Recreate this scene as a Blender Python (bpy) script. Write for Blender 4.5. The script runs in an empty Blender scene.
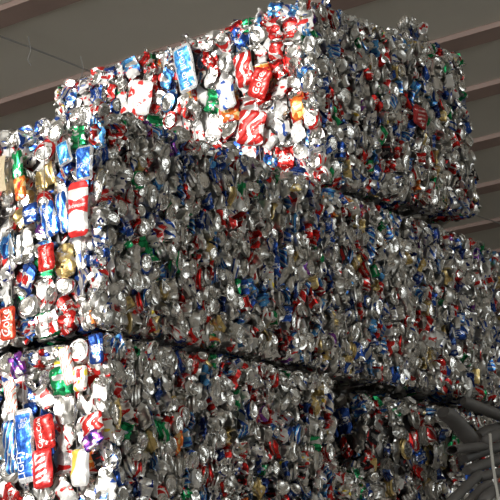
import bpy, bmesh, math, random
import numpy as np
from mathutils import Matrix, Vector

# ------------------------------------------------------------------ camera
Z0 = 2.40                                   # height of the second visible layer's underside above the floor
CAM = np.array([-4.15675, -3.56504, -1.09691 + Z0])
AZ, PI_, RO, FPX = 0.617979, 0.239165, -0.0519038, 1663.99
fwd = np.array([math.cos(AZ)*math.cos(PI_), math.sin(AZ)*math.cos(PI_), math.sin(PI_)])
_r = np.cross(fwd, [0, 0, 1]); _r /= np.linalg.norm(_r); _u = np.cross(_r, fwd)
RIGHT = math.cos(RO)*_r + math.sin(RO)*_u
UP = -math.sin(RO)*_r + math.cos(RO)*_u
scene = bpy.context.scene
col = scene.collection
cam = bpy.data.cameras.new('camera'); cam.sensor_width = 36; cam.sensor_fit = 'HORIZONTAL'
cam.lens = 36*FPX/500; cam.clip_end = 200
camo = bpy.data.objects.new('camera', cam); col.objects.link(camo)
camo.matrix_world = Matrix([[RIGHT[i], UP[i], -fwd[i], CAM[i]] for i in range(3)] + [[0, 0, 0, 1]])
scene.camera = camo

def ray(px, py):
    return fwd + RIGHT*(px-250)/FPX - UP*(py-250)/FPX
def at_plane(px, py, point, normal):
    d = ray(px, py); n = np.array(normal, float)
    return CAM + d*(((np.array(point)-CAM) @ n)/(d @ n))
def project(P):
    d = np.asarray(P)-CAM; z = d @ fwd
    return 250+FPX*(d @ RIGHT)/z, 250-FPX*(d @ UP)/z, z

# ------------------------------------------------------------------ sky, sun, daylight, added fills
vs = scene.view_settings
vs.view_transform = 'Standard'; vs.look = 'None'; vs.gamma = 1; vs.use_curve_mapping = False
vs.exposure = 0.0
w = bpy.data.worlds.new('sky'); scene.world = w; w.use_nodes = True
w.node_tree.nodes['Background'].inputs[0].default_value = (0.80, 0.88, 1.0, 1)
w.node_tree.nodes['Background'].inputs[1].default_value = 1.0

def aim(o, d):
    o.rotation_euler = Vector(d).to_track_quat('-Z', 'Y').to_euler()
def light(name, kind, loc, direction, energy, color=(1, 1, 1), **kw):
    l = bpy.data.lights.new(name, kind); l.energy = energy; l.color = color
    for k, v in kw.items(): setattr(l, k, v)
    o = bpy.data.objects.new(name, l); col.objects.link(o); o.location = loc; aim(o, direction)
    return o
# shed outline (metres)
WX0, WX1, WY0, WY1, WH = -11.0, 24.0, -13.0, 24.0, Z0 - 1.097 + 5.0
DOOR = (-0.5, 6.5, 0.0, 4.6)                # open doorway in the left wall: y0, y1, z0, z1
SUN_DIR = Vector((0.90, -0.30, -0.12)).normalized()
light('sun', 'SUN', (-20, 6, 9), SUN_DIR, 3.6, (1.0, 0.97, 0.92), angle=math.radians(2.5))
light('doorway_daylight', 'AREA', (WX0+0.12, 3.0, 2.3), (1, 0, 0.9), 500, (1.0, 0.985, 0.96), shape='RECTANGLE', size=6.8, size_y=4.4)
light('added_roof_fill', 'AREA', (WX0+0.10, 5.25, 5.26), (1, 0, 0.6), 700, (1.0, 0.985, 0.96), shape='RECTANGLE', size=8.2, size_y=1.0)  # added fill in the high wall slot, tipped up to brighten the roof
light('added_front_fill', 'AREA', (2.0, WY0+0.12, 4.9), (0, 1, -0.12), 240, (0.97, 1.0, 0.96), shape='RECTANGLE', size=14.0, size_y=1.4)  # added unseen fill for the right-hand faces of the bales

# ------------------------------------------------------------------ material helpers
class S:
    """a socket with arithmetic"""
    def __init__(s, nt, k): s.nt = nt; s.k = k
    def m(s, op, o=None, o2=None):
        n = s.nt.nodes.new('ShaderNodeMath'); n.operation = op
        for i, v in enumerate((s, o, o2)):
            if v is None: continue
            if isinstance(v, S): s.nt.links.new(v.k, n.inputs[i])
            else: n.inputs[i].default_value = v
        return S(s.nt, n.outputs[0])
    def __add__(s, o): return s.m('ADD', o)
    def __sub__(s, o): return s.m('SUBTRACT', o)
    def __mul__(s, o): return s.m('MULTIPLY', o)
    def gt(s, o): return s.m('GREATER_THAN', o)
    def lt(s, o): return s.m('LESS_THAN', o)
    def abs(s): return s.m('ABSOLUTE')
    def sin(s): return s.m('SINE')
    def frac(s): return s.m('FRACT')
    def max(s, o): return s.m('MAXIMUM', o)
    def min(s, o): return s.m('MINIMUM', o)
def mix(nt, f, a, b):
    n = nt.nodes.new('ShaderNodeMix'); n.data_type = 'RGBA'
    if isinstance(f, S): nt.links.new(f.k, n.inputs[0])
    else: n.inputs[0].default_value = f
    for i, v in ((6, a), (7, b)):
        if isinstance(v, S): nt.links.new(v.k, n.inputs[i])
        else: n.inputs[i].default_value = (*v, 1)
    return S(nt, n.outputs[2])
def new_mat(name):
    m = bpy.data.materials.new(name); m.use_nodes = True
    nt = m.node_tree; return m, nt, nt.nodes['Principled BSDF']
def noise(nt, vec, scale, detail=2.0, rough=0.5, dist=0.0):
    n = nt.nodes.new('ShaderNodeTexNoise'); n.inputs['Scale'].default_value = scale
    n.inputs['Detail'].default_value = detail; n.inputs['Roughness'].default_value = rough
    n.inputs['Distortion'].default_value = dist
    if vec is not None: nt.links.new(vec, n.inputs['Vector'])
    return S(nt, n.outputs['Fac'])
def setv(nt, b, key, v):
    if isinstance(v, S): nt.links.new(v.k, b.inputs[key])
    elif isinstance(v, tuple): b.inputs[key].default_value = (*v, 1)
    else: b.inputs[key].default_value = v
def simple(name, c, rough=0.7, metal=0.0, var=0.12, scale=6.0, bump=0.0):
    m, nt, b = new_mat(name)
    tc = nt.nodes.new('ShaderNodeTexCoord')
    n = noise(nt, tc.outputs['Object'], scale, 5, 0.6)
    setv(nt, b, 'Base Color', mix(nt, n, tuple(x*(1-var) for x in c), tuple(min(1, x*(1+var)) for x in c)))
    setv(nt, b, 'Roughness', rough); setv(nt, b, 'Metallic', metal)
    if bump:
        bp = nt.nodes.new('ShaderNodeBump'); bp.inputs['Strength'].default_value = bump; bp.inputs['Distance'].default_value = 0.01
        nt.links.new(n.k, bp.inputs['Height']); nt.links.new(bp.outputs[0], b.inputs['Normal'])
    return m
SILVER = (0.74, 0.73, 0.71)
def can_mat(name, design, metal=0.85, rough=0.33, wear=0.07):
    """design(nt, u, v, n) returns the printed colour as a socket; worn spots show bare metal"""
    m, nt, b = new_mat(name)
    tc = nt.nodes.new('ShaderNodeTexCoord')
    sp = nt.nodes.new('ShaderNodeSeparateXYZ'); nt.links.new(tc.outputs['UV'], sp.inputs[0])
    u, v = S(nt, sp.outputs[0]), S(nt, sp.outputs[1])
    c = design(nt, u, v, lambda sc, d=2.0: noise(nt, tc.outputs['UV'], sc, d))
    n1 = noise(nt, tc.outputs['Object'], 45, 3)
    if wear: c = mix(nt, n1.gt(0.72-wear), c, SILVER)
    setv(nt, b, 'Base Color', c); setv(nt, b, 'Metallic', metal)
    n2 = noise(nt, tc.outputs['Object'], 90, 2)
    setv(nt, b, 'Roughness', n2*0.3 + (rough-0.15))
    bp = nt.nodes.new('ShaderNodeBump'); bp.inputs['Strength'].default_value = 0.2; bp.inputs['Distance'].default_value = 0.004
    nt.links.new(noise(nt, tc.outputs['Object'], 70, 2, 0.5, 0.6).k, bp.inputs['Height']); nt.links.new(bp.outputs[0], b.inputs['Normal'])
    return m
def d_solid(c1, c2=None, lo=.38, hi=.62):
    def f(nt, u, v, n):
        c = mix(nt, n(7, 3).gt(.60), c1, tuple(x*.55 for x in c1))
        if c2: c = mix(nt, v.gt(lo)*v.lt(hi)*n(16, 1).gt(.5), c, c2)
        return c
    return f
def d_wave(c1, c2, k=1.0, t=.35):
    def f(nt, u, v, n):
        return mix(nt, (u*12.566*k + (v*9.0).sin()*1.6 + v*5.0).sin().gt(t), c1, c2)
    return f
def d_diag(c1, c2, c3, a=4.0, b=3.0):
    def f(nt, u, v, n):
        q = (u*a + v*b).frac()
        return mix(nt, q.gt(.78), mix(nt, q.gt(.42), c1, c2), c3)
    return f
def d_blot(c1, c2, c3, sc=4.0):
    def f(nt, u, v, n):
        q = n(sc*.62, 1.2)
        return mix(nt, q.lt(.41), mix(nt, q.gt(.56), c1, c2), c3)
    return f
def d_ring(c1, c2, c3):
    def f(nt, u, v, n):
        du, dv = (u*2.0).frac() - .5, v - .52
        q = du*du*1.2 + dv*dv*3.0
        return mix(nt, q.lt(.05), mix(nt, q.lt(.12), c1, c2), c3)
    return f
RED, DRED, BLUE, LBLUE, NAVY = (.58, .025, .022), (.30, .02, .02), (.03, .09, .38), (.09, .33, .68), (.02, .035, .17)
GREEN, DGREEN, WHITE, GOLD, ORANGE = (.02, .32, .11), (.01, .13, .05), (.70, .70, .68), (.62, .47, .20), (.80, .20, .03)
PURPLE, YELLOW, BLACK, PINK = (.22, .06, .32), (.85, .66, .06), (.03, .03, .035), (.6, .12, .2)
M = {}
M['bare'] = can_mat('bare_aluminium', lambda nt, u, v, n: mix(nt, n(9, 3), (.46, .46, .44), (.74, .73, .70)), 1.0, .33, 0)
M['lid'] = can_mat('lid_aluminium', lambda nt, u, v, n: mix(nt, n(5, 3), (.52, .52, .50), (.78, .77, .74)), 1.0, .25, 0)
M['silver_red'] = can_mat('silver_red_print', d_blot(SILVER, RED, SILVER, 4))
M['silver_blue'] = can_mat('silver_blue_print', d_diag(SILVER, BLUE, SILVER, 3, 2))
M['silver_navy'] = can_mat('silver_navy_print', d_blot(SILVER, NAVY, (.55, .55, .56), 5))
M['red'] = can_mat('red_print', d_solid(RED, WHITE))
M['red_wave'] = can_mat('red_wave_print', d_wave(RED, (.86, .84, .82), 1, .62), .6)
M['red_silver'] = can_mat('red_silver_print', d_diag(RED, DRED, SILVER, 2, 2))
M['blue'] = can_mat('blue_print', d_solid(BLUE, (.75, .78, .84)))
M['blue_diag'] = can_mat('blue_stripe_print', d_diag(BLUE, LBLUE, SILVER, 3, 3))
M['blue_ring'] = can_mat('blue_ring_print', d_ring(BLUE, WHITE, RED))
M['lblue'] = can_mat('light_blue_print', d_blot(LBLUE, WHITE, BLUE, 4))
M['navy'] = can_mat('navy_print', d_blot(NAVY, (.1, .2, .5), (.4, .4, .45), 5))
M['green'] = can_mat('green_print', d_blot(GREEN, SILVER, DGREEN, 4))
M['green_ring'] = can_mat('green_ring_print', d_ring(GREEN, WHITE, RED))
M['white_red'] = can_mat('white_red_print', d_blot(WHITE, RED, WHITE, 4), .25, .38)
M['white_blue'] = can_mat('white_blue_print', d_blot(WHITE, BLUE, WHITE, 4), .25, .38)
M['white'] = can_mat('white_print', d_blot(WHITE, (.70, .70, .70), WHITE, 5), .3, .38)
M['orange'] = can_mat('orange_print', d_blot(ORANGE, (.9, .7, .3), RED, 4), .5)
M['gold'] = can_mat('gold_print', d_blot(GOLD, (.75, .65, .45), (.4, .3, .12), 4))
M['purple'] = can_mat('purple_print', d_blot(PURPLE, SILVER, NAVY, 4))
M['yellow_red'] = can_mat('yellow_red_print', d_blot((.82, .80, .74), YELLOW, RED, 3.5), .3, .38)
M['black'] = can_mat('black_print', d_blot(BLACK, (.35, .35, .36), DRED, 4))
def d_bud(nt, u, v, n):
    bow = (v-.56).abs().lt((u-.5).abs()*.16 + .075)
    caps = v.gt(.86).max(v.lt(.10))
    return mix(nt, bow.max(caps), (.66, .65, .63), (.66, .03, .03))
def d_framed(c1, c2):
    def f(nt, u, v, n):
        e = (u-.5).abs().gt(.40).max((v-.5).abs().gt(.43))
        return mix(nt, e, mix(nt, n(6, 2).gt(.57), c1, tuple(min(1, x*1.9+.03) for x in c1)), c2)
    return f
def d_bars(c1, c2, a, b, t=.6):
    def f(nt, u, v, n): return mix(nt, (u*a + v*b).frac().gt(t), c1, c2)
    return f
def d_script(c1, c2, a, b, t=.55):
    def f(nt, u, v, n): return mix(nt, (u*a + v*b).frac().gt(t)*(u-.5).abs().lt(.27)*(v-.5).abs().lt(.36), c1, c2)
    return f
def d_half(c1, c2, c3):
    def f(nt, u, v, n): return mix(nt, (u+v*.6).gt(1.05), mix(nt, (u-v*.7).lt(-.05), c1, c3), c2)
    return f
M['h_bud'] = can_mat('white_red_bowtie_print', d_bud, .3, .36, .02)
M['h_blueframe'] = can_mat('blue_framed_print', d_framed((.03, .14, .60), (.78, .80, .82)), .7, .28, .04)
M['h_lblueframe'] = can_mat('light_blue_framed_print', d_framed((.06, .30, .72), (.80, .82, .84)), .6, .3, .05)
M['h_bluebars'] = can_mat('blue_bar_print', d_bars((.03, .15, .62), (.78, .79, .80), 2.2, 1.3, .66), .7, .28, .04)
M['h_red'] = can_mat('hero_red_print', d_solid((.66, .03, .025)), .55, .30, .04)
M['h_redorange'] = can_mat('hero_red_orange_print', d_solid((.70, .07, .03)), .5, .32, .06)
M['h_redstripe'] = can_mat('red_white_script_print', d_script((.66, .03, .03), (.86, .84, .82), 1.2, 6.0, .5), .5, .32, .03)
M['h_dullstripe'] = can_mat('red_pale_stripe_print', d_script((.40, .03, .03), (.62, .40, .38), 2.0, 5.0, .6), .5, .36, .03)
M['h_yellow'] = can_mat('yellow_white_slash_print', d_half((.80, .80, .78), (.80, .62, .10), (.72, .72, .72)), .4, .34, .05)
M['h_whitestripe'] = can_mat('white_red_hatch_print', d_bars((.84, .83, .80), (.78, .16, .08), 4, 5, .72), .3, .36, .04)
M['print_white'] = simple('white_ink', (.88, .87, .85), .4)
M['print_red'] = simple('red_ink', (.66, .04, .03), .4)
M['print_blue'] = simple('blue_ink', (.04, .12, .5), .4)
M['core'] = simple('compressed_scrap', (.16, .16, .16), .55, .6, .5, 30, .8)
M['wire'] = simple('steel_wire', (.40, .39, .37), .45, .9)
M['paper'] = simple('cream_paper', (.80, .70, .50), .8, 0, .08, 20)
M['tube'] = simple('grey_tube_skin', (.135, .13, .125), .55, 0, .3, 14, .4)
M['band'] = simple('pale_strip', (.55, .54, .50), .5)
M['floor'] = simple('concrete', (.42, .40, .37), .85, 0, .2, 2.0)
M['roof'] = simple('roof_sheet', (.74, .71, .63), .7, 0, .08, .8)
M['purlin'] = simple('red_oxide_steel', (.42, .305, .265), .6, 0, .15, 3)
M['wall'] = simple('wall_sheet', (.40, .38, .33), .75, 0, .1, .8)
M['conduit'] = simple('conduit', (.34, .33, .31), .6)

# ------------------------------------------------------------------ mesh helpers
def tag(o, label=None, cat=None, group=None, kind=None):
    for k, v in (('label', label), ('category', cat), ('group', group), ('kind', kind)):
        if v: o[k] = v
    return o
def link(name, me, parent=None, mat=None):
    o = bpy.data.objects.new(name, me); col.objects.link(o)
    if parent: o.parent = parent
    if mat is not None and not me.materials: me.materials.append(mat)
    return o
def box_bm(bm, x0, x1, y0, y1, z0, z1):
    vs_ = [bm.verts.new((x, y, z)) for x in (x0, x1) for y in (y0, y1) for z in (z0, z1)]
    for f in ((0, 1, 3, 2), (4, 6, 7, 5), (0, 4, 5, 1), (2, 3, 7, 6), (0, 2, 6, 4), (1, 5, 7, 3)):
        bm.faces.new([vs_[i] for i in f])
def boxes(name, rects, mat, parent=None, kind=None):
    bm = bmesh.new()
    for r in rects: box_bm(bm, *r)
    bmesh.ops.recalc_face_normals(bm, faces=bm.faces)
    me = bpy.data.meshes.new(name); bm.to_mesh(me); bm.free()
    o = link(name, me, parent, mat)
    if kind: o['kind'] = kind
    return o
def tube_mesh(name, pts, rad, segs=8, wall=0.0, squash=1.0, closed=False, rag=0.0):
    """swept tube through pts; wall > 0 gives an open-ended pipe with a real bore"""
    pts = [np.array(p, float) for p in pts]; n = len(pts)
    verts, faces = [], []
    rings = []
    ref = None
    for i in range(n):
        if closed: t = pts[(i+1) % n]-pts[i-1]
        else: t = pts[min(i+1, n-1)]-pts[max(i-1, 0)]
        t /= np.linalg.norm(t)
        if ref is None:
            ref = np.array([0, 0, 1.]) if abs(t[2]) < .9 else np.array([1., 0, 0])
        a = ref - t*(ref @ t); a /= np.linalg.norm(a); b = np.cross(t, a); ref = a
        rings.append((pts[i], a, b))
    def ring(p, a, b, r):
        s = len(verts)
        for k in range(segs):
            q = 2*math.pi*k/segs
            verts.append(tuple(p + a*r*squash*math.cos(q) + b*r*math.sin(q)))
        return s
    def sweep(r, flip):
        prof = [1+rag*math.sin(i*2.3+pts[0][0]*40)-(.28 if rag and not wall and i in (0, n-1) else 0) for i in range(n)]
        st = [ring(*q, r*f_) for q, f_ in zip(rings, prof)]
        m = n if closed else n-1
        for i in range(m):
            s0, s1 = st[i], st[(i+1) % n]
            for k in range(segs):
                f = (s0+k, s0+(k+1) % segs, s1+(k+1) % segs, s1+k)
                faces.append(f[::-1] if flip else f)
        return st
    o = sweep(rad, False)
    if not closed:
        if wall:
            i_ = sweep(rad-wall, True)
            for e, fl in ((0, True), (-1, False)):
                for k in range(segs):
                    f = (o[e]+k, o[e]+(k+1) % segs, i_[e]+(k+1) % segs, i_[e]+k)
                    faces.append(f[::-1] if not fl else f)
        else:
            faces.append(tuple(range(o[0], o[0]+segs))[::-1]); faces.append(tuple(range(o[-1], o[-1]+segs)))
    me = bpy.data.meshes.new(name); me.from_pydata(verts, [], faces); me.update()
    me.shade_smooth(); me.set_sharp_from_angle(angle=math.radians(50))
    return me

# ------------------------------------------------------------------ the setting
boxes('floor', [(WX0-8, WX1, WY0, WY1, -0.2, 0)], M['floor'], kind='structure')
boxes('wall_right', [(WX1, WX1+.2, WY0, WY1, 0, WH+.3)], M['wall'], kind='structure')
boxes('wall_back', [(WX0, WX1, WY1, WY1+.2, 0, WH+.3)], M['wall'], kind='structure')
# left wall with the open doorway and, above it, an added slot that sends sun onto the top bale
CL = (1.0, 9.5, 4.72, 5.80)
wl = [(WX0-.15, WX0, WY0, DOOR[0], 0, WH+.3), (WX0-.15, WX0, CL[1], WY1, 0, WH+.3),
      (WX0-.15, WX0, DOOR[1], CL[1], 0, CL[2]), (WX0-.15, WX0, DOOR[0], DOOR[1], DOOR[3], CL[2]),
      (WX0-.15, WX0, DOOR[0], CL[0], CL[2], CL[3]), (WX0-.15, WX0, DOOR[0], CL[1], CL[3], WH+.3)]
boxes('wall_left', wl, M['wall'], kind='structure')
boxes('wall_front', [(WX0, WX1, WY0-.15, WY0, 0, 4.15), (WX0, WX1, WY0-.15, WY0, 5.65, WH+.3),
      (WX0, -5.2, WY0-.15, WY0, 4.15, 5.65), (9.2, WX1, WY0-.15, WY0, 4.15, 5.65)], M['wall'], kind='structure')  # the gap is an added opening around the front fill
ceil = boxes('ceiling', [(WX0-.2, WX1+.2, WY0-.2, WY1+.2, WH+.22, WH+.30)], M['roof'], kind='structure')
PX = [-9.2, -7.65, -6.1, -4.5, -2.9, -1.3, .3, 1.9, 3.45, 5.0, 6.62, 8.12, 9.44, 10.95, 12.55, 14.1, 15.6, 17.2, 18.8, 20.4, 22.0]
def purlin_mesh():
    bm = bmesh.new()
    box_bm(bm, -.15, -.135, WY0, WY1, .085, .215); box_bm(bm, -.135, .13, WY0, WY1, .085, .098)
    bmesh.ops.recalc_face_normals(bm, faces=bm.faces)
    me = bpy.data.meshes.new('purlin'); bm.to_mesh(me); bm.free(); me.materials.append(M['purlin']); return me
pm = purlin_mesh()
for x in PX:
    o = link('purlin', pm, ceil); o.location = (x, 0, WH)
for a, b in zip(PX[:-1], PX[1:]):               # sheets laid between the purlins
    boxes('roof_sheet', [(a+.16, b-.16, WY0, WY1, WH+.13, WH+.215)], M['roof'], ceil)
co = link('conduit', tube_mesh('conduit', [(x, 5.37, WH-.02-.01*math.sin(x*2.1)) for x in np.linspace(2.0, 14, 40)], .009, 6), None, M['conduit'])
tag(co, 'thin pale electrical conduit running under the roof purlins', 'conduit')
for x in (5.4, 6.05):
    link('hanging_clip', tube_mesh('hanging_clip', [(x, 5.37, WH+.08), (x+.02, 5.36, WH-.03), (x-.01, 5.37, WH-.13), (x+.025, 5.37, WH-.17)], .005, 5), co, M['conduit'])

# ------------------------------------------------------------------ crushed cans
def tri(x): return 2*np.abs(2*(x-np.floor(x+.5)))-1
R_, H_ = .033, .122
def profile(lo):
    p = [(0, .011, 1), (.017, .009, 1), (.0225, .0015, 1), (.026, .001, 1), (.033, .012, 0)]
    for z in (np.linspace(.012, .104, 4 if lo else 10)[1:]): p.append((.033, z, 0))
    p += [(.0275, .118, 0), (.0280, .122, 2), (.0255, .122, 2), (.0240, .112, 2)]
    if not lo: p += [(.0215, .1160, 2), (.0200, .1150, 2), (.012, .1150, 2)]
    p += [(0, .1145, 2)]
    return p
def rotm(ax, a):
    return np.array(Matrix.Rotation(a, 3, Vector(ax)))
def build_can(seed, kind, lo):
    """returns verts, quads/tris (lists), face slot (0 print, 1 end metal), face zone (0 body 1 base 2 lid), per-vertex uv"""
    rng = np.random.default_rng(seed)
    segs = 10 if lo else 22
    pr = profile(lo); n = len(pr)
    V, UV = [], []
    for i, (r, z, zn) in enumerate(pr):
        for k in range(segs):
            q = 2*math.pi*k/segs
            V.append((r*math.cos(q), r*math.sin(q), z-H_/2)); UV.append((k/segs, z/H_))
    V = np.array(V); F, Z = [], []
    for i in range(n-1):
        zn = pr[i][2] if pr[i][2] == pr[i+1][2] else (1 if pr[i][2] == 1 else (2 if pr[i+1][2] == 2 and pr[i][2] == 2 else 0))
        for k in range(segs):
            a, b = i*segs+k, i*segs+(k+1) % segs
            if i == 0: F.append((a, b+segs, a+segs)); Z.append(zn)
            elif i == n-2: F.append((a, b, a+segs)); Z.append(zn)
            else: F.append((a, b, b+segs, a+segs)); Z.append(zn)
    # pull tab on the lid
    tb = len(V)
    T = np.array([(-.006, -.012, .119), (.006, -.012, .119), (.008, .004, .1195), (-.008, .004, .1195),
                  (-.006, -.012, .1205), (.006, -.012, .1205), (.008, .004, .121), (-.008, .004, .121)]) - (0, 0, H_/2+.0025)
    V = np.vstack([V, T]); UV += [(.5, .97)]*8
    for f in ((4, 5, 6, 7), (0, 1, 5, 4), (1, 2, 6, 5), (2, 3, 7, 6), (3, 0, 4, 7)):
        F.append(tuple(tb+i for i in f)); Z.append(2)
    x, y, z = V.T.copy()
    U = rng.uniform
    if kind == 'flat':
        zc = U(.034, .042)
        s = U(.20, .34)
        x = x*U(1.12, 1.3); 
        # ends fold over, each its own way
        y = y*s
        for sg in (1, -1):
            m = sg*z > zc; an = U(.35, 1.25)*rng.choice([-1, 1])
            d = sg*z[m]-zc; ym = y[m]/s*.55
            z[m] = sg*(zc + d*math.cos(an) - ym*math.sin(an)*.8); y[m] = ym*math.cos(an)*.7 + d*math.sin(an)
        for _ in range(rng.integers(3, 6)):
            a = U(0, math.pi); wl = U(.035, .075)
            y += U(.002, .0048)*tri((x*math.cos(a)+z*math.sin(a))/wl+U(0, 1))
        x += U(.001, .004)*tri(z/U(.03, .05)+U(0, 1))
        y += U(-4, 4)*x*x + U(-3, 3)*z*z
    elif kind in ('puck', 'puckb'):
        hs = U(.28, .55)
        side = np.hypot(x, y)
        acc = 1 + U(.10, .2)*tri(z/U(.03, .05)+U(0, 1))*(side > .0285)
        x, y, z = x*acc, y*acc, z*hs
        sg = 1 if kind == 'puck' else -1
        # lid end keeps its disc, tilted; body sheared sideways
        x += U(-.5, .5)*(z-sg*H_/2*hs); y += U(-.5, .5)*(z-sg*H_/2*hs)
        a = U(0, 6.28); c = U(.2, 1.0)*.02; d = x*math.cos(a)+y*math.sin(a)-c
        z -= sg*np.maximum(d, 0)*U(.3, 1.1)
        a = U(0, 6.28); wl = U(.05, .09)
        z += U(.001, .0035)*tri((x*math.cos(a)+y*math.sin(a))/wl+U(0, 1))
        y *= U(.72, 1.0)
        m = sg*z < 0
        y[m] *= U(.6, 1.0)
    else:
        x, y, z = x*U(.85, 1.15), y*U(.45, .75), z*U(.5, .85)
        for _ in range(rng.integers(5, 8)):
            d = rng.normal(size=3); d /= np.linalg.norm(d); e = rng.normal(size=3); e -= d*(e@d); e /= np.linalg.norm(e)
            q = U(.003, .0085)*tri((x*d[0]+y*d[1]+z*d[2])/U(.04, .085)+U(0, 1))
            x, y, z = x+e[0]*q, y+e[1]*q, z+e[2]*q
        k = U(4, 11)*rng.choice([-1, 1]); y = y + k*z*z
    P = np.stack([x, y, z], 1)
    if not lo:
        for _ in range(4):                        # small dents and creases
            d = rng.normal(size=3); d /= np.linalg.norm(d); e = rng.normal(size=3); e /= np.linalg.norm(e)
            P[:tb] += np.outer((.35 if kind[:4] == 'puck' else 1)*U(.0007, .0022)*tri(P[:tb] @ d/U(.014, .032)+U(0, 1)), e)
        P[:tb] += rng.normal(size=(tb, 3))*(.0004 if kind[:4] == 'puck' else .0007)
    P -= (P.max(0)+P.min(0))/2
    return P, F, Z, np.array(UV)
KINDS = {'flat': 14, 'puck': 9, 'puckb': 5, 'crumple': 13}
LIB = {}
def mesh_from(name, P, F, UV, slots):
    me = bpy.data.meshes.new(name); me.from_pydata(P.tolist(), [], F)
    uvl = me.uv_layers.new(name='UVMap')
    li = np.empty(len(me.loops), np.int32); me.loops.foreach_get('vertex_index', li)
    uvl.data.foreach_set('uv', UV[li].astype(np.float32).ravel())
    me.polygons.foreach_set('material_index', np.array(slots, np.int32))
    me.update(); me.shade_smooth(); me.set_sharp_from_angle(angle=math.radians(30))
    return me
sd = 100
for kd, cnt in KINDS.items():
    LIB[kd] = []
    for i in range(cnt):
        sd += 1
        e = {'lo': build_can(sd, kd, True)}
        P, F, Z, UV = build_can(sd, kd, False)
        endz = 2 if kd == 'puck' else (1 if kd == 'puckb' else -1)
        bf = [j for j, z_ in enumerate(Z) if z_ != endz]
        b = mesh_from('crushed_can', P, [F[j] for j in bf], UV, [0 if Z[j] == 0 else 1 for j in bf])
        b.materials.append(M['bare']); b.materials.append(M['lid']); e['body'] = b
        if endz > 0:
            ef = [j for j, z_ in enumerate(Z) if z_ == endz]
            l = mesh_from('can_lid' if endz == 2 else 'can_base', P, [F[j] for j in ef], UV, [0]*len(ef))
            l.materials.append(M['lid']); e['end'] = l
        LIB[kd].append(e)

PAL_LEFT = [('bare', 20), ('silver_red', 9), ('silver_blue', 8), ('white_red', 5), ('white', 3), ('white_blue', 4), ('red', 6), ('red_wave', 5), ('red_silver', 3), ('blue', 5),
            ('blue_diag', 5), ('lblue', 4), ('blue_ring', 2), ('green', 4), ('green_ring', 2), ('orange', 2), ('gold', 2), ('purple', 2), ('yellow_red', 2), ('black', 1), ('silver_navy', 4)]
PAL_RIGHT = [('bare', 34), ('silver_red', 6), ('silver_blue', 7), ('silver_navy', 7), ('red', 6), ('red_silver', 6), ('red_wave', 3), ('blue', 7), ('blue_diag', 5), ('navy', 4),
             ('lblue', 2), ('green', 3), ('green_ring', 1), ('gold', 3), ('orange', 1), ('white', 2), ('white_red', 2), ('black', 3), ('purple', 1), ('yellow_red', 1)]
PAL_TOP = [('white', 12), ('white_red', 24), ('red_wave', 15), ('red', 14), ('white_blue', 7), ('silver_red', 7), ('bare', 4), ('lblue', 5), ('blue', 5), ('blue_diag', 4), ('orange', 4),
           ('yellow_red', 3), ('green', 2), ('silver_blue', 4)]
MATS = ['lid'] + [k for k in M if not k.startswith('h_') and k not in ('lid',)]
MIDX = {k: i for i, k in enumerate(MATS)}

def frame(n, upv=(0, 0, 1)):
    n = np.array(n, float); t = np.cross(upv, n)
    if np.linalg.norm(t) < 1e-3: t = np.array([1., 0, 0])
    t /= np.linalg.norm(t); return t, np.cross(n, t), n
def orient(rng, kd, mode, n, t, b):
    """3x3 matrix whose columns are the can's local axes in the bale"""
    g = lambda s: rng.normal()*s
    if kd in ('puck', 'puckb'):
        sg = 1 if kd == 'puck' else -1
        if mode == 'edge': zz = sg*(n + t*(g(.35)-(.25 if n[1] < -.5 else 0)*0) + b*g(.38))
        else: zz = sg*(n + t*g(.3) + b*g(.3))
        zz /= np.linalg.norm(zz); a = rng.uniform(0, 6.28)
        xx = t*math.cos(a)+b*math.sin(a); xx -= zz*(xx@zz); xx /= np.linalg.norm(xx)
        return np.stack([xx, np.cross(zz, xx), zz], 1)
    if kd == 'crumple':
        q = rng.normal(size=(3, 3)); q, r = np.linalg.qr(q)
        if np.linalg.det(q) < 0: q[:, 0] *= -1
        return q
    if mode == 'flat': yy = n*rng.choice([-1, 1]) + t*g(.2) + b*g(.2); a = g(.5) if rng.random() < .7 else rng.uniform(0, 6.28)
    else: yy = t*rng.choice([-1, 1]) + n*g(.45) + b*g(.22); a = g(.4)
    yy /= np.linalg.norm(yy)
    zz = b*math.cos(a) + (t if mode == 'flat' else n)*math.sin(a)
    if rng.random() < .5: zz = -zz
    zz -= yy*(zz@yy); zz /= np.linalg.norm(zz)
    return np.stack([np.cross(yy, zz), yy, zz], 1)

def thing(name, label, cat, group=None, kind=None):
    o = bpy.data.objects.new(name, None); o.empty_display_size = .1; col.objects.link(o)
    return tag(o, label, cat, group, kind)

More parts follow.
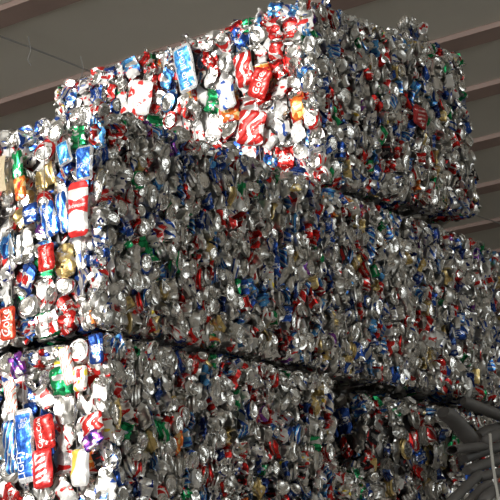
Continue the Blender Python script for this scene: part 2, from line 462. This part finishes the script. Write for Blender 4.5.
class Bale:
    def __init__(s, label, origin, dims, seed, yaw=0, tilt=0, lean=0, group='stacked bales of crushed cans'):
        """origin = position of the front left bottom corner (world, z relative to Z0); local x along the right-hand face, y into the depth"""
        s.o = thing('can_bale', label, 'can bale', group)
        s.rng = np.random.default_rng(seed); s.L, s.W, s.H = dims
        Rm = Matrix.Rotation(yaw, 4, 'Z') @ Matrix.Rotation(tilt, 4, 'Y') @ Matrix.Rotation(lean, 4, 'X')
        c0 = Vector((origin[0], origin[1], origin[2]+Z0))
        s.mw = Matrix.Translation(c0) @ Rm @ Matrix.Translation((s.L/2, s.W/2, 0))
        s.o.matrix_world = s.mw
        s.A = np.array(s.mw); s.cans = []; s.ex = []
        s.ph = s.rng.uniform(0, 6.28, 6)
    def world(s, p): return s.A[:3, :3] @ p + s.A[:3, 3]
    def local(s, p): return np.linalg.inv(s.A[:3, :3]) @ (np.asarray(p)-s.A[:3, 3])
    def add(s, kd, vi, mat, A, p, prio):
        s.cans.append([kd, vi, mat, A, np.array(p, float), prio])
    def shape(s, kd, mode, n, t, b, wt, ht, dt):
        """pick a can, turn it for the face and press it to wt x ht x dt; returns variant, matrix, extents about its origin"""
        vi = int(s.rng.integers(len(LIB[kd]))); P = LIB[kd][vi]['lo'][0]
        Rm = orient(s.rng, kd, mode, n, t, b); Q = P @ Rm.T
        ex = [np.ptp(Q @ a) for a in (t, b, n)]
        if kd[:4] == 'puck': wt = max(wt, .046)
        st = np.clip(wt/ex[0], .45, 1.3); sb = np.clip(s.rng.uniform(*ht)/ex[1], .55, 1.25); sn = np.clip(dt/ex[2], .3, 1.15)
        A = (np.outer(t, t)*st + np.outer(b, b)*sb + np.outer(n, n)*sn) @ Rm
        Q = P @ A.T
        return vi, A, [((Q @ a).min(), (Q @ a).max()) for a in (t, b, n)]
    def face(s, org, u, v, n, mode, pal, cw, depth=0.0, prio=1, mixk=None, rim=.012, skip=None, ht=None, rough=.006):
        """fill a rectangle (org + a*u + b*v) with columns of pressed cans whose outer sides lie in the face; n outward"""
        rng = s.rng; u, v, n = (np.array(q, float) for q in (u, v, n)); org = np.array(org, float)
        lu, lv = np.linalg.norm(u), np.linalg.norm(v); uh, vh = u/lu, v/lv
        names = [q[0] for q in pal]; wts = np.array([q[1] for q in pal], float); wts /= wts.sum()
        mixk = mixk or ({'flat': .76, 'puck': .13, 'puckb': .06, 'crumple': .05} if mode == 'flat' else {'flat': .40, 'puck': .33, 'puckb': .12, 'crumple': .15})
        ks = list(mixk); kw = np.array([mixk[k] for k in ks]); kw /= kw.sum()
        ht = ht or ((.085, .14) if mode == 'flat' else (.05, .098))
        a0 = 0.0
        while a0 < lu-.015:
            w = cw*rng.uniform(.78, 1.25)
            if a0+w > lu-.02: w = lu-a0
            b0 = -rng.uniform(0, .03); ph = rng.uniform(0, 6.28)
            while b0 < lv-.012:
                kd = ks[rng.choice(len(ks), p=kw)]; mt = names[rng.choice(len(names), p=wts)]
                if kd in ('puck', 'puckb') and rng.random() < (.1 if pal is PAL_TOP else .45): mt = 'bare'
                hh = (ht[0], min(ht[1], max(lv-b0+.01, ht[0]+.001)))
                wf = w*rng.uniform(.92, 1.2)
                vi, A, ex = s.shape(kd, mode, n, uh, vh, wf, hh, .042 if mode == 'flat' else .055)
                he = ex[1][1]-ex[1][0]; bc = b0+he/2*.94; b0 += he*rng.uniform(.86, .98)
                ac = a0+w/2+.006*math.sin(bc*9+ph)+rng.normal()*.003
                ac = min(max(ac, -ex[0][0]-.004), lu-ex[0][1]+.004); bc = min(max(bc, -ex[1][0]-.004), lv-ex[1][1]+.006)
                if skip and skip(ac, bc): continue
                e = min(ac, lu-ac, bc, lv-bc)
                d = depth + .007*math.sin(ac*9+s.ph[0])*math.sin(bc*8+s.ph[1]) + rng.normal()*rough
                if e < .045: d -= rim*(1-e/.045)
                s.add(kd, vi, mt, A, org+uh*ac+vh*bc+n*(d-ex[2][1]), prio)
            a0 += w
    def ridge(s, p0, p1, o1, o2, pal, step=.05, amp=.010, stick=.12):
        """ragged cans along an edge between the faces with outward normals o1 and o2"""
        p0, p1, o1, o2 = (np.array(q, float) for q in (p0, p1, o1, o2)); n = int(np.linalg.norm(p1-p0)/step); rng = s.rng
        names = [q[0] for q in pal]; wts = np.array([q[1] for q in pal], float); wts /= wts.sum()
        d = (p1-p0)/np.linalg.norm(p1-p0)
        for i in range(n):
            kd = str(rng.choice(['flat', 'crumple', 'puck', 'flat']))
            vi, A, ex = s.shape(kd, str(rng.choice(['edge', 'flat'])), o1, d, o2, rng.uniform(.05, .085), (.04, .08), .055)
            k = rng.uniform(.02, .045) if rng.random() < stick else rng.uniform(-1.2, .9)*amp
            p = p0+(p1-p0)*(i+rng.uniform(.3, .7))/n + o2*(k-ex[1][1]) + o1*(rng.normal()*.006-ex[2][1])
            s.add(kd, vi, names[rng.choice(len(names), p=wts)], A, p, 1.05)
    def finish(s, cores, nparts=300, wires=()):
        # which cans show largest: in the frame, near, outermost layer
        sc = []
        for c in s.cans:
            x, y, z = project(s.world(c[4]))
            vis = -12 < x < 512 and -12 < y < 512
            size = {'flat': 1.0, 'puck': .95, 'puckb': .9, 'crumple': .9}[c[0]]
            sc.append(c[5]*size*(1 if vis else .01)/z if c[5] >= 1 else 0)
        order = np.argsort(-np.array(sc)); parts = [i for i in order[:nparts] if sc[i] > .02]
        ps = set(parts)
        for i in parts:
            kd, vi, mt, Rm, p, _ = s.cans[i]; e = LIB[kd][vi]
            o = link('crushed_can', e['body'], s.o)
            o.matrix_parent_inverse = Matrix([[*map(float, Rm[r]), float(p[r])] for r in range(3)] + [[0, 0, 0, 1]])   # keeps the pressing, which is not along the can's own axes
            if mt != 'bare':
                o.material_slots[0].link = 'OBJECT'; o.material_slots[0].material = M[mt]
            if 'end' in e: link(e['end'].name.split('.')[0], e['end'], o)
        VV, FF, UU, MM, base = [], [], [], [], 0
        for i, (kd, vi, mt, Rm, p, pr) in enumerate(s.cans):
            if i in ps: continue
            P, F, Z, UV = LIB[kd][vi]['lo']
            VV.append(P @ Rm.T + p); UU.append(UV); MM += [MIDX[mt] if z_ == 0 else 0 for z_ in Z]
            FF += [tuple(q+base for q in f) for f in F]; base += len(P)
        me = mesh_from('packed_cans', np.vstack(VV), FF, np.vstack(UU), MM)
        for k in MATS: me.materials.append(M[k])
        s.stuff = link('packed_cans', me, s.o); s.stuff['kind'] = 'stuff'
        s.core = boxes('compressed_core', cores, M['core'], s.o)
        for y in wires:
            L, H, r = s.L/2+.004, s.H, .02
            pts = []
            for cx, cz, a0 in ((L-r, H+.004-r, 0), (-L+r, H+.004-r, 90), (-L+r, r-.004, 180), (L-r, r-.004, 270)):
                for k in range(4):
                    a = math.radians(a0+k*30); pts.append((cx+r*math.cos(a), y+s.rng.normal()*.001, cz+r*math.sin(a)))
            pts2 = []
            for k in range(len(pts)):
                p, q = np.array(pts[k]), np.array(pts[(k+1) % len(pts)]); pts2.append(p)
                if np.linalg.norm(q-p) > .1:
                    for f_ in np.linspace(0, 1, 9)[1:-1]: pts2.append(p+(q-p)*f_+s.rng.normal(size=3)*(.003, .0025, .003))
            link('bale_wire', tube_mesh('bale_wire', pts2, .0017, 5, closed=True), s.o, M['wire'])
    def lump(s, px, py, mat, kd, size, seed):
        """one can sitting up on the front top edge, found by its pixel"""
        p = s.local(at_plane(px, py, s.world(np.array([0, -s.W/2+.05, 0])), s.A[:3, :3] @ np.array([0, -1., 0])))
        vi, A, ex = s.shape(kd, 'edge', np.array([0, -1., 0]), np.array([1., 0, 0]), np.array([0, 0, 1.]), size, (size, size*1.1), .06)
        s.add(kd, vi, mat, A, p, 1.4)
    def standard(s, pal_left=PAL_LEFT, pal_right=PAL_RIGHT, top=True, cwL=.082, cwR=.042, skipL=None, nparts=300, wires=(), stick=.1):
        L, W, H = s.L, s.W, s.H
        s.face((-L/2, -W/2, 0), (0, W, 0), (0, 0, H), (-1, 0, 0), 'flat', pal_left, cwL, 0.0, 1.3, skip=skipL)
        s.face((-L/2, -W/2, 0), (0, W, 0), (0, 0, H), (-1, 0, 0), 'flat', pal_left, .08, -.022, .5)
        s.face((-L/2, -W/2, 0), (L, 0, 0), (0, 0, H), (0, -1, 0), 'edge', pal_right, cwR, 0.0, 1.0, rough=.0045)
        s.face((-L/2, -W/2, 0), (L, 0, 0), (0, 0, H), (0, -1, 0), 'edge', pal_right, .052, -.036, .5)
        s.face((L/2, -W/2, 0), (0, W, 0), (0, 0, H), (1, 0, 0), 'flat', pal_right, .09, -.004, .4)
        s.face((-L/2, W/2, 0), (L, 0, 0), (0, 0, H), (0, 1, 0), 'edge', pal_right, .09, -.004, .4, ht=(.08, .13))
        s.face((-L/2, -W/2, 0), (L, 0, 0), (0, W, 0), (0, 0, -1), 'edge', pal_right, .075, -.003, .4, ht=(.08, .13))
        if top: s.face((-L/2, -W/2, H), (L, 0, 0), (0, W, 0), (0, 0, 1), 'edge', pal_right, .075, -.003, .6, ht=(.08, .13))
        s.ridge((-L/2, -W/2, H), (L/2, -W/2, H), (0, -1, 0), (0, 0, 1), pal_right, .05, .012, stick)
        s.ridge((-L/2, -W/2, H), (-L/2, W/2, H), (-1, 0, 0), (0, 0, 1), pal_left, .05, .014, stick)
        c = .05
        s.finish([(-L/2+c, L/2-c, -W/2+c, W/2-c, c*.6, H-c)], nparts, wires)

# ------------------------------------------------------------------ large readable cans
def hero(bale, face, px, py, wpx, hpx, mat, ang=0.0, texts=(), proud=.012, seed=1, label=None, round_=.35, tilt=(0, 0), crease=1.0):
    """a flattened can seen broadside; face 'L' (x = -L/2) or 'R' (y = -W/2) of the bale; texts: (string, size, u, v, rot, material)"""
    rng = np.random.default_rng(seed*7+3)
    A3 = bale.A[:3, :3]
    nl = np.array([-1., 0, 0]) if face == 'L' else np.array([0, -1., 0])
    pt = bale.world(np.array([-bale.L/2, 0, 0]) if face == 'L' else np.array([0, -bale.W/2, 0]))
    wp = at_plane(px, py, pt, A3 @ nl); z = (wp-CAM) @ fwd; ppm = FPX/z
    lp = bale.local(wp)
    foreshort = abs((A3 @ (np.array([0, 1., 0]) if face == 'L' else np.array([1., 0, 0]))) @ RIGHT)
    w_, h_ = 1.1*wpx/ppm/foreshort/2, 1.03*hpx/ppm/2
    k = [(rng.uniform(0, 3.14), rng.uniform(.03, .07), rng.uniform(0, 1), rng.uniform(.0006, .0018)*crease) for _ in range(5)]
    def g(x, zz):                                 # height of the front skin
        r = max(abs(x)/w_, 0)**3; q = max(abs(zz)/h_, 0)**5
        y = .011*max(0, 1-r)**.5*max(0, 1-q)**.5
        for a, wl, ph, am in k: y += am*float(tri((x*math.cos(a)+zz*math.sin(a))/wl+ph))
        return y
    nx, nz = 14, 22
    V, UV, F, ZN = [], [], [], []
    for side in (1, -1):
        for j in range(nz+1):
            v = j/nz; zz = (2*v-1)*h_
            e = max(0., (abs(2*v-1)-(1-round_*.5))/(round_*.5)); ww = w_*(1-.30*e*e)*(1+.04*math.sin(v*9+seed))
            for i in range(nx+1):
                u = i/nx; x = (2*u-1)*ww
                edge = (i in (0, nx)) or (j in (0, nz))
                V.append((x, (0 if edge else side*max(.001, g(x*w_/ww, zz))*(1 if side == 1 else .7)), zz)); UV.append((u, v))
    n1 = (nx+1)*(nz+1)
    for side in (0, 1):
        for j in range(nz):
            for i in range(nx):
                a = side*n1+j*(nx+1)+i; f = (a, a+1, a+nx+2, a+nx+1); F.append(f if side else f[::-1])
    me = mesh_from('crushed_can', np.array(V), F, np.array(UV), [0]*len(F)); me.materials.append(M[mat])
    o = link('crushed_can', me, bale.o)
    if label: o['label'] = label
    # local axes: y outward, z up, x so that text reads from outside
    yy = nl; zz = np.array([0, 0, 1.]); xx = np.cross(yy, zz)
    c, s_ = math.cos(ang), math.sin(ang)
    # from outside, +x local is to the viewer's left when x = y cross z; flip for writing below
    X = xx*c - zz*s_; Zv = zz*c + xx*s_
    X = X + yy*tilt[0]; X /= np.linalg.norm(X); Zv = Zv + yy*tilt[1]; Zv -= X*(Zv@X); Zv /= np.linalg.norm(Zv); Y = np.cross(Zv, X)
    R3 = np.stack([X, Y, Zv], 1); p = lp + nl*proud
    o.matrix_local = Matrix([[*map(float, R3[r]), float(p[r])] for r in range(3)] + [[0, 0, 0, 1]])
    for (txt, size, tu, tv, rot, tm) in texts:
        cu = bpy.data.curves.new('lettering', 'FONT'); cu.body = txt; cu.size = 1; cu.align_x = 'CENTER'; cu.align_y = 'CENTER'; cu.resolution_u = 2; cu.space_line = .85
        to = bpy.data.objects.new('lettering', cu); col.objects.link(to)
        bpy.context.view_layer.update()
        tme = bpy.data.meshes.new_from_object(to.evaluated_get(bpy.context.evaluated_depsgraph_get()))
        bpy.data.objects.remove(to)
        bmt = bmesh.new(); bmt.from_mesh(tme)
        bmesh.ops.subdivide_edges(bmt, edges=[e for e in bmt.edges if e.calc_length() > .25], cuts=1)
        co_ = np.array([v.co[:] for v in bmt.verts]); ext = co_.max(0)-co_.min(0); mid = (co_.max(0)+co_.min(0))/2
        sc = size*2*w_/ext[0] if not rot else size*2*h_/ext[0]
        hfac = 1.25
        for v in bmt.verts:
            tx, ty = (v.co.x-mid[0])*sc, (v.co.y-mid[1])*sc*hfac
            if rot: tx, ty = -ty*rot, tx*rot
            lx, lz = -(tx + (tu-.5)*2*w_), ty + (tv-.5)*2*h_
            v.co = (lx, g(lx, lz)+.0013, lz)
        bmesh.ops.recalc_face_normals(bmt, faces=bmt.faces)
        bmt.to_mesh(tme); bmt.free(); tme.materials.clear()
        link('lettering', tme, o, M[tm])
    return o
def pxbox(boxes_, bale):
    """test: is a spot on the left-hand face inside one of the pixel rectangles kept free for the large cans?"""
    def f(a, b):
        x, y, _ = project(bale.world(np.array([-bale.L/2, -bale.W/2+a, b])))
        return any(x0 < x < x1 and y0 < y < y1 for x0, y0, x1, y1 in boxes_)
    return f

# ------------------------------------------------------------------ the bales
W_ = ( -.45, -.15, .15, .45)
m1 = Bale('middle-row can bale at the left with the red bow-tie can on its bright end', (0, 0, 0.004), (1.40, 1.50, .782), 11)
HM = [(72, 182, 93, 238), (80, 146, 97, 182), (43, 197, 72, 240), (40, 246, 58, 272), (4, 308, 19, 341), (16, 178, 30, 200), (60, 143, 74, 165)]
m1.standard(skipL=pxbox(HM, m1), wires=(-.66, -.50, -.33, .2, .5))
m2 = Bale('can bale of the middle row directly under the top bale', (1.425, .0, .0), (1.39, 1.50, .77), 12)
m2.standard(top=False, stick=0)
m3 = Bale('can bale at the far right end of the middle row, cut by the frame', (2.845, .02, -.01), (1.38, 1.50, .765), 13)
m3.standard(top=False, nparts=60, stick=.05)
t1 = Bale('topmost can bale of the stack with a glaring sunlit red and white end', (1.412, .0, .792), (1.27, 1.53, .80), 14, yaw=math.radians(-3.0), tilt=math.radians(-3.2))
HT = [(178, 45, 199, 93)]
for q in ((403, 22, 'bare', 'puck', .075), (411, 23, 'bare', 'puck', .06), (423, 29, 'white_red', 'crumple', .06), (414, 34, 'navy', 'crumple', .08), (424, 41, 'bare', 'flat', .07), (405, 33, 'bare', 'crumple', .07)): t1.lump(*q, 1)
t1.standard(pal_left=PAL_TOP, skipL=pxbox(HT, t1), wires=(-.45, -.1, .3))
b1 = Bale('can bale of the bottom visible row with red striped cans on its sunlit end', (.015, .0, -.785), (1.38, 1.50, .756), 15)
HB = [(18, 409, 38, 482), (36, 416, 58, 488), (75, 448, 93, 486), (8, 380, 20, 414), (84, 413, 106, 448), (77, 367, 90, 390)]
b1.standard(skipL=pxbox(HB, b1), wires=(-.60, -.36, .1, .5), top=False, stick=0)
# ragged bale beside it: its upper corner has been torn away
b2 = Bale('slumped can bale with a torn corner beside the grey tubes', (1.43, .03, -.775), (1.40, 1.45, .72), 16, tilt=math.radians(.7))
def ragged(s):
    L, W, H = s.L, s.W, s.H; nx, nz = .22, .34
    xl = -L/2+nx; zl = H-nz
    for dp, cw, pr in ((0, .046, 1.0), (-.036, .052, .5)):
        s.face((xl, -W/2, zl), (L-nx, 0, 0), (0, 0, nz), (0, -1, 0), 'flat', PAL_RIGHT, cw*1.45, dp, pr, rough=.016, ht=(.06, .12))
        s.face((-L/2, -W/2, 0), (L, 0, 0), (0, 0, zl+.02), (0, -1, 0), 'edge', PAL_RIGHT, cw, dp, pr, rough=.016)
        s.face((xl, -W/2, zl), (0, W, 0), (0, 0, nz), (-1, 0, 0), 'flat', PAL_RIGHT, .07, dp, pr)
        s.face((-L/2, -W/2, zl), (nx, 0, 0), (0, W, 0), (0, 0, 1), 'edge', PAL_RIGHT, .06, dp, pr)
    s.face((xl, -W/2, H), (L-nx, 0, 0), (0, W, 0), (0, 0, 1), 'edge', PAL_RIGHT, .085, -.004, .6)
    s.face((L/2, -W/2, 0), (0, W, 0), (0, 0, H), (1, 0, 0), 'flat', PAL_RIGHT, .09, -.004, .4)
    s.ridge((xl, -W/2, H), (L/2, -W/2, H), (0, -1, 0), (0, 0, 1), PAL_RIGHT, .05, .02, 0)
    s.ridge((-L/2, -W/2, zl), (xl, -W/2, zl), (0, -1, 0), (0, 0, 1), PAL_RIGHT, .05, .03)
    c = .05
    s.finish([(xl+c, L/2-c, -W/2+c, W/2-c, c, H-c), (-L/2+c, L/2-c, -W/2+c, W/2-c, c*.5, zl-c)])
ragged(b2)
b3 = Bale('can bale at the right end of the bottom visible row behind the grey tubes', (2.87, .06, -.785), (1.36, 1.45, .74), 17)
b3.standard(top=False, nparts=40, stick=0)

# rows below the frame that carry the stack
def copy_bale(src, loc, label):
    o = thing('can_bale', label, 'can bale', 'bales below the frame')
    o.matrix_world = Matrix.Translation((loc[0]+src.L/2, loc[1]+src.W/2, loc[2]+Z0))
    for ch in (src.stuff, src.core):
        c = ch.copy(); col.objects.link(c); c.parent = o
    return o
for k, z in ((0, -1.58), (1, -2.385)):
    for x, y in ((.01, 0), (1.43, 0), (2.85, 0)):
        copy_bale(b1, (x, y, z), 'can bale in the hidden lower rows carrying the visible stack')
copy_bale(b3, (2.1, -1.49, -1.585), 'can bale in the hidden lower rows carrying the visible stack')
copy_bale(b3, (2.1, -1.49, -2.385), 'can bale in the hidden lower rows carrying the visible stack')

# readable cans, middle bale
WH_ = 'print_white'
hero(m1, 'L', 82, 210, 19, 55, 'h_bud', -.03, [('Budweiser', .86, .5, .56, 0, WH_)], .020, 1, 'white and red beer can with red bow-tie')
hero(m1, 'L', 88, 164, 16, 35, 'h_blueframe', -.05, [('LIGHT', .7, .5, .42, 0, WH_)], .018, 2)
hero(m1, 'L', 66, 213, 11, 42, 'h_bluebars', .18, (), .016, 3)
hero(m1, 'L', 52, 220, 15, 36, 'h_bluebars', .28, [('BUD LIGHT', .7, .5, .5, 1, WH_)], .014, 4)
hero(m1, 'L', 49, 258, 16, 27, 'h_red', .05, [('Coca-Cola', .8, .55, .5, 1, WH_)], .014, 5)
hero(m1, 'L', 11, 324, 15, 33, 'h_redorange', .0, [('Coke', .8, .5, .5, 1, WH_)], .016, 6)
hero(m1, 'L', 23, 189, 11, 24, 'orange', .1, (), .014, 7)
hero(m1, 'L', 67, 154, 13, 24, 'h_lblueframe', .25, (), .014, 8)
hero(m1, 'L', 20, 166, 10, 30, 'green', .06, (), .012, 9)
hero(m1, 'L', 33, 214, 15, 20, 'blue', .05, (), .013, 10)
# bottom bale
hero(b1, 'L', 29, 446, 18, 72, 'h_blueframe', .06, [('BUD\nLIGHT', .55, .62, .80, 0, WH_), ('LIGHT', .4, .3, .25, 1, WH_)], .018, 20, 'tall blue beer can with white frame')
hero(b1, 'L', 13, 447, 14, 52, 'blue_diag', .10, (), .012, 21)
hero(b1, 'L', 48, 433, 20, 34, 'h_red', .12, [('Coca-Cola', .86, .36, .5, 1, WH_)], .018, 22)
hero(b1, 'L', 46, 469, 20, 38, 'h_redstripe', .04, (), .018, 23)
hero(b1, 'L', 84, 468, 17, 36, 'h_yellow', -.05, (), .018, 24)
hero(b1, 'L', 14, 397, 11, 33, 'h_whitestripe', .08, (), .016, 25)
hero(b1, 'L', 95, 424, 21, 20, 'red_wave', .2, (), .016, 26)
hero(b1, 'L', 96, 440, 20, 17, 'purple', .5, (), .018, 27)
hero(b1, 'L', 84, 379, 13, 25, 'yellow_red', -.05, (), .018, 28)
hero(b1, 'L', 20, 366, 15, 24, 'purple', .35, (), .014, 29)
hero(b1, 'L', 70, 366, 12, 38, 'h_whitestripe', .25, (), .014, 30)
hero(b1, 'L', 99, 349, 13, 30, 'blue', .0, (), .014, 31)
# top bale
hero(t1, 'L', 188, 69, 17, 48, 'h_lblueframe', .14, [('BUD LIGHT', .8, .5, .5, 1, WH_)], .020, 40, 'upright light blue can with white lettering')
hero(t1, 'L', 142, 98, 22, 34, 'white_red', -.3, (), .014, 41)
hero(t1, 'L', 262, 84, 17, 30, 'h_red', -.5, [('Coke', .7, .5, .5, 1, WH_)], .016, 42)
hero(t1, 'L', 246, 70, 16, 34, 'red_wave', .1, (), .016, 43)
hero(t1, 'L', 253, 128, 24, 34, 'red_wave', -.3, (), .014, 44)
hero(t1, 'L', 228, 95, 15, 30, 'white_blue', .1, (), .014, 45)
hero(t1, 'R', 416, 118, 14, 22, 'h_dullstripe', -.3, (), .022, 46, round_=1.2)
# paper tag
tp = np.array([(0, 0), (1, 0)])
bm = bmesh.new()
c0 = m1.local(at_plane(3, 177, (0, 0, Z0), (1, 0, 0)))
rows = []
for j in range(9):
    rows.append([bm.verts.new((-m1.L/2-.030-.010*math.sin(j/8*3.0)-.004*math.sin(i/6*5), c0[1]-.045+.09*i/6, c0[2]-.065+.13*j/8)) for i in range(7)])
for j in range(8):
    for i in range(6): bm.faces.new((rows[j][i], rows[j+1][i], rows[j+1][i+1], rows[j][i+1]))
bmesh.ops.solidify(bm, geom=bm.faces[:], thickness=.0012)
me = bpy.data.meshes.new('paper_tag'); bm.to_mesh(me); bm.free()
link('paper_tag', me, m1.o, M['paper'])['label'] = 'cream paper tag'

# ------------------------------------------------------------------ heap of grey tubes
def P3(px, py, y): return at_plane(px, py, (0, y, 0), (0, 1, 0))
TUBES = [   # end a (px, py, depth y), bend, end b, radius px, squash, label
    ((443, 412, -.10), (458, 424, -.12), (476, 447, -.16), 9.0, .8, 'thick grey tube slanting down from the dark gap between the bales'),
    ((463, 401, -.08), (483, 409, -.12), (512, 420, -.18), 6.5, .9, 'topmost grey tube sticking out under the middle row of bales'),
    ((452, 450, -.24), (468, 448, -.25), (484, 446, -.26), 7.0, .7, 'short grey tube with an open curled end in the middle of the heap'),
    ((464, 459, -.20), (482, 452, -.22), (512, 443, -.25), 6.0, .9, 'grey tube rising to the right just under the short curled one'),
    ((467, 471, -.26), (485, 464, -.27), (512, 455, -.28), 7.0, .8, 'stubby grey tube end pointing left below the heap middle'),
    ((446, 506, -.28), (463, 490, -.29), (480, 473, -.30), 5.5, .9, 'long grey tube leaning up from the bottom edge at the heap left'),
    ((464, 508, -.32), (476, 495, -.33), (489, 483, -.33), 5.5, .9, 'second leaning grey tube from the left at the bottom edge'),
    ((478, 478, -.30), (492, 474, -.31), (512, 471, -.32), 6.5, .8, 'nearly level grey tube at the right edge below the pale strip'),
    ((484, 502, -.41), (492, 492, -.41), (512, 484, -.42), 6.0, .9, 'lowest grey tube rising to the right at the corner'),
    ((478, 436, -.10), (490, 430, -.11), (512, 424, -.12), 6.0, .9, 'grey tube tucked under the topmost one at the right edge'),
    ((486, 443, -.28), (492, 437, -.29), (512, 432, -.30), 5.0, .9, 'thin grey tube end behind the pale strip'),
]
def tube(a, m, b, rpx, sq, label, bore=0):
    A_, M_, B_ = P3(*a), P3(*m), P3(*b)
    pts = [A_*(1-t)**2 + (2*M_-.5*A_-.5*B_)*2*t*(1-t) + B_*t*t for t in np.linspace(0, 1, 12)]
    r = rpx/FPX*((M_-CAM) @ fwd)
    o = link('grey_tube', tube_mesh('grey_tube', pts, r*1.12, 16, r*.2 if 'open' in label else 0, sq*.85, rag=.05), None, M['tube'])
    # origin at the lowest end
    return tag(o, label, 'tube', 'heap of grey tubes')
for t_ in TUBES: tube(*t_)
rg = random.Random(5)
for i in range(22):                            # the heap goes on below the frame down to the ledge that carries it
    x = 2.0+.055*i+rg.uniform(-.05, .05); y = -.13-.09*(i % 5); z = Z0-.72+.075*(i % 4)
    a = rg.uniform(-.5, .5); l = rg.uniform(.25, .45)
    d = np.array([math.cos(a)*l, -.25*math.sin(a)*l, math.sin(a)*l*.25])
    pts = [np.array([x+.3, y, z])+d*t for t in np.linspace(-.5, .5, 6)]
    o = link('grey_tube', tube_mesh('grey_tube', pts, .032, 14, .008, .85), None, M['tube'])
    tag(o, 'grey tube in the lower part of the heap on the ledge', 'tube', 'buried grey tubes')
bp = [P3(490, 434, -.37), P3(491, 448, -.40), P3(493, 465, -.42), P3(496, 485, -.44), P3(500, 508, -.45)]
tag(link('pale_strip', tube_mesh('pale_strip', bp, .006, 8, 0, .5), None, M['band']), 'thin pale strip hanging over the grey tubes at the right edge', 'strip')
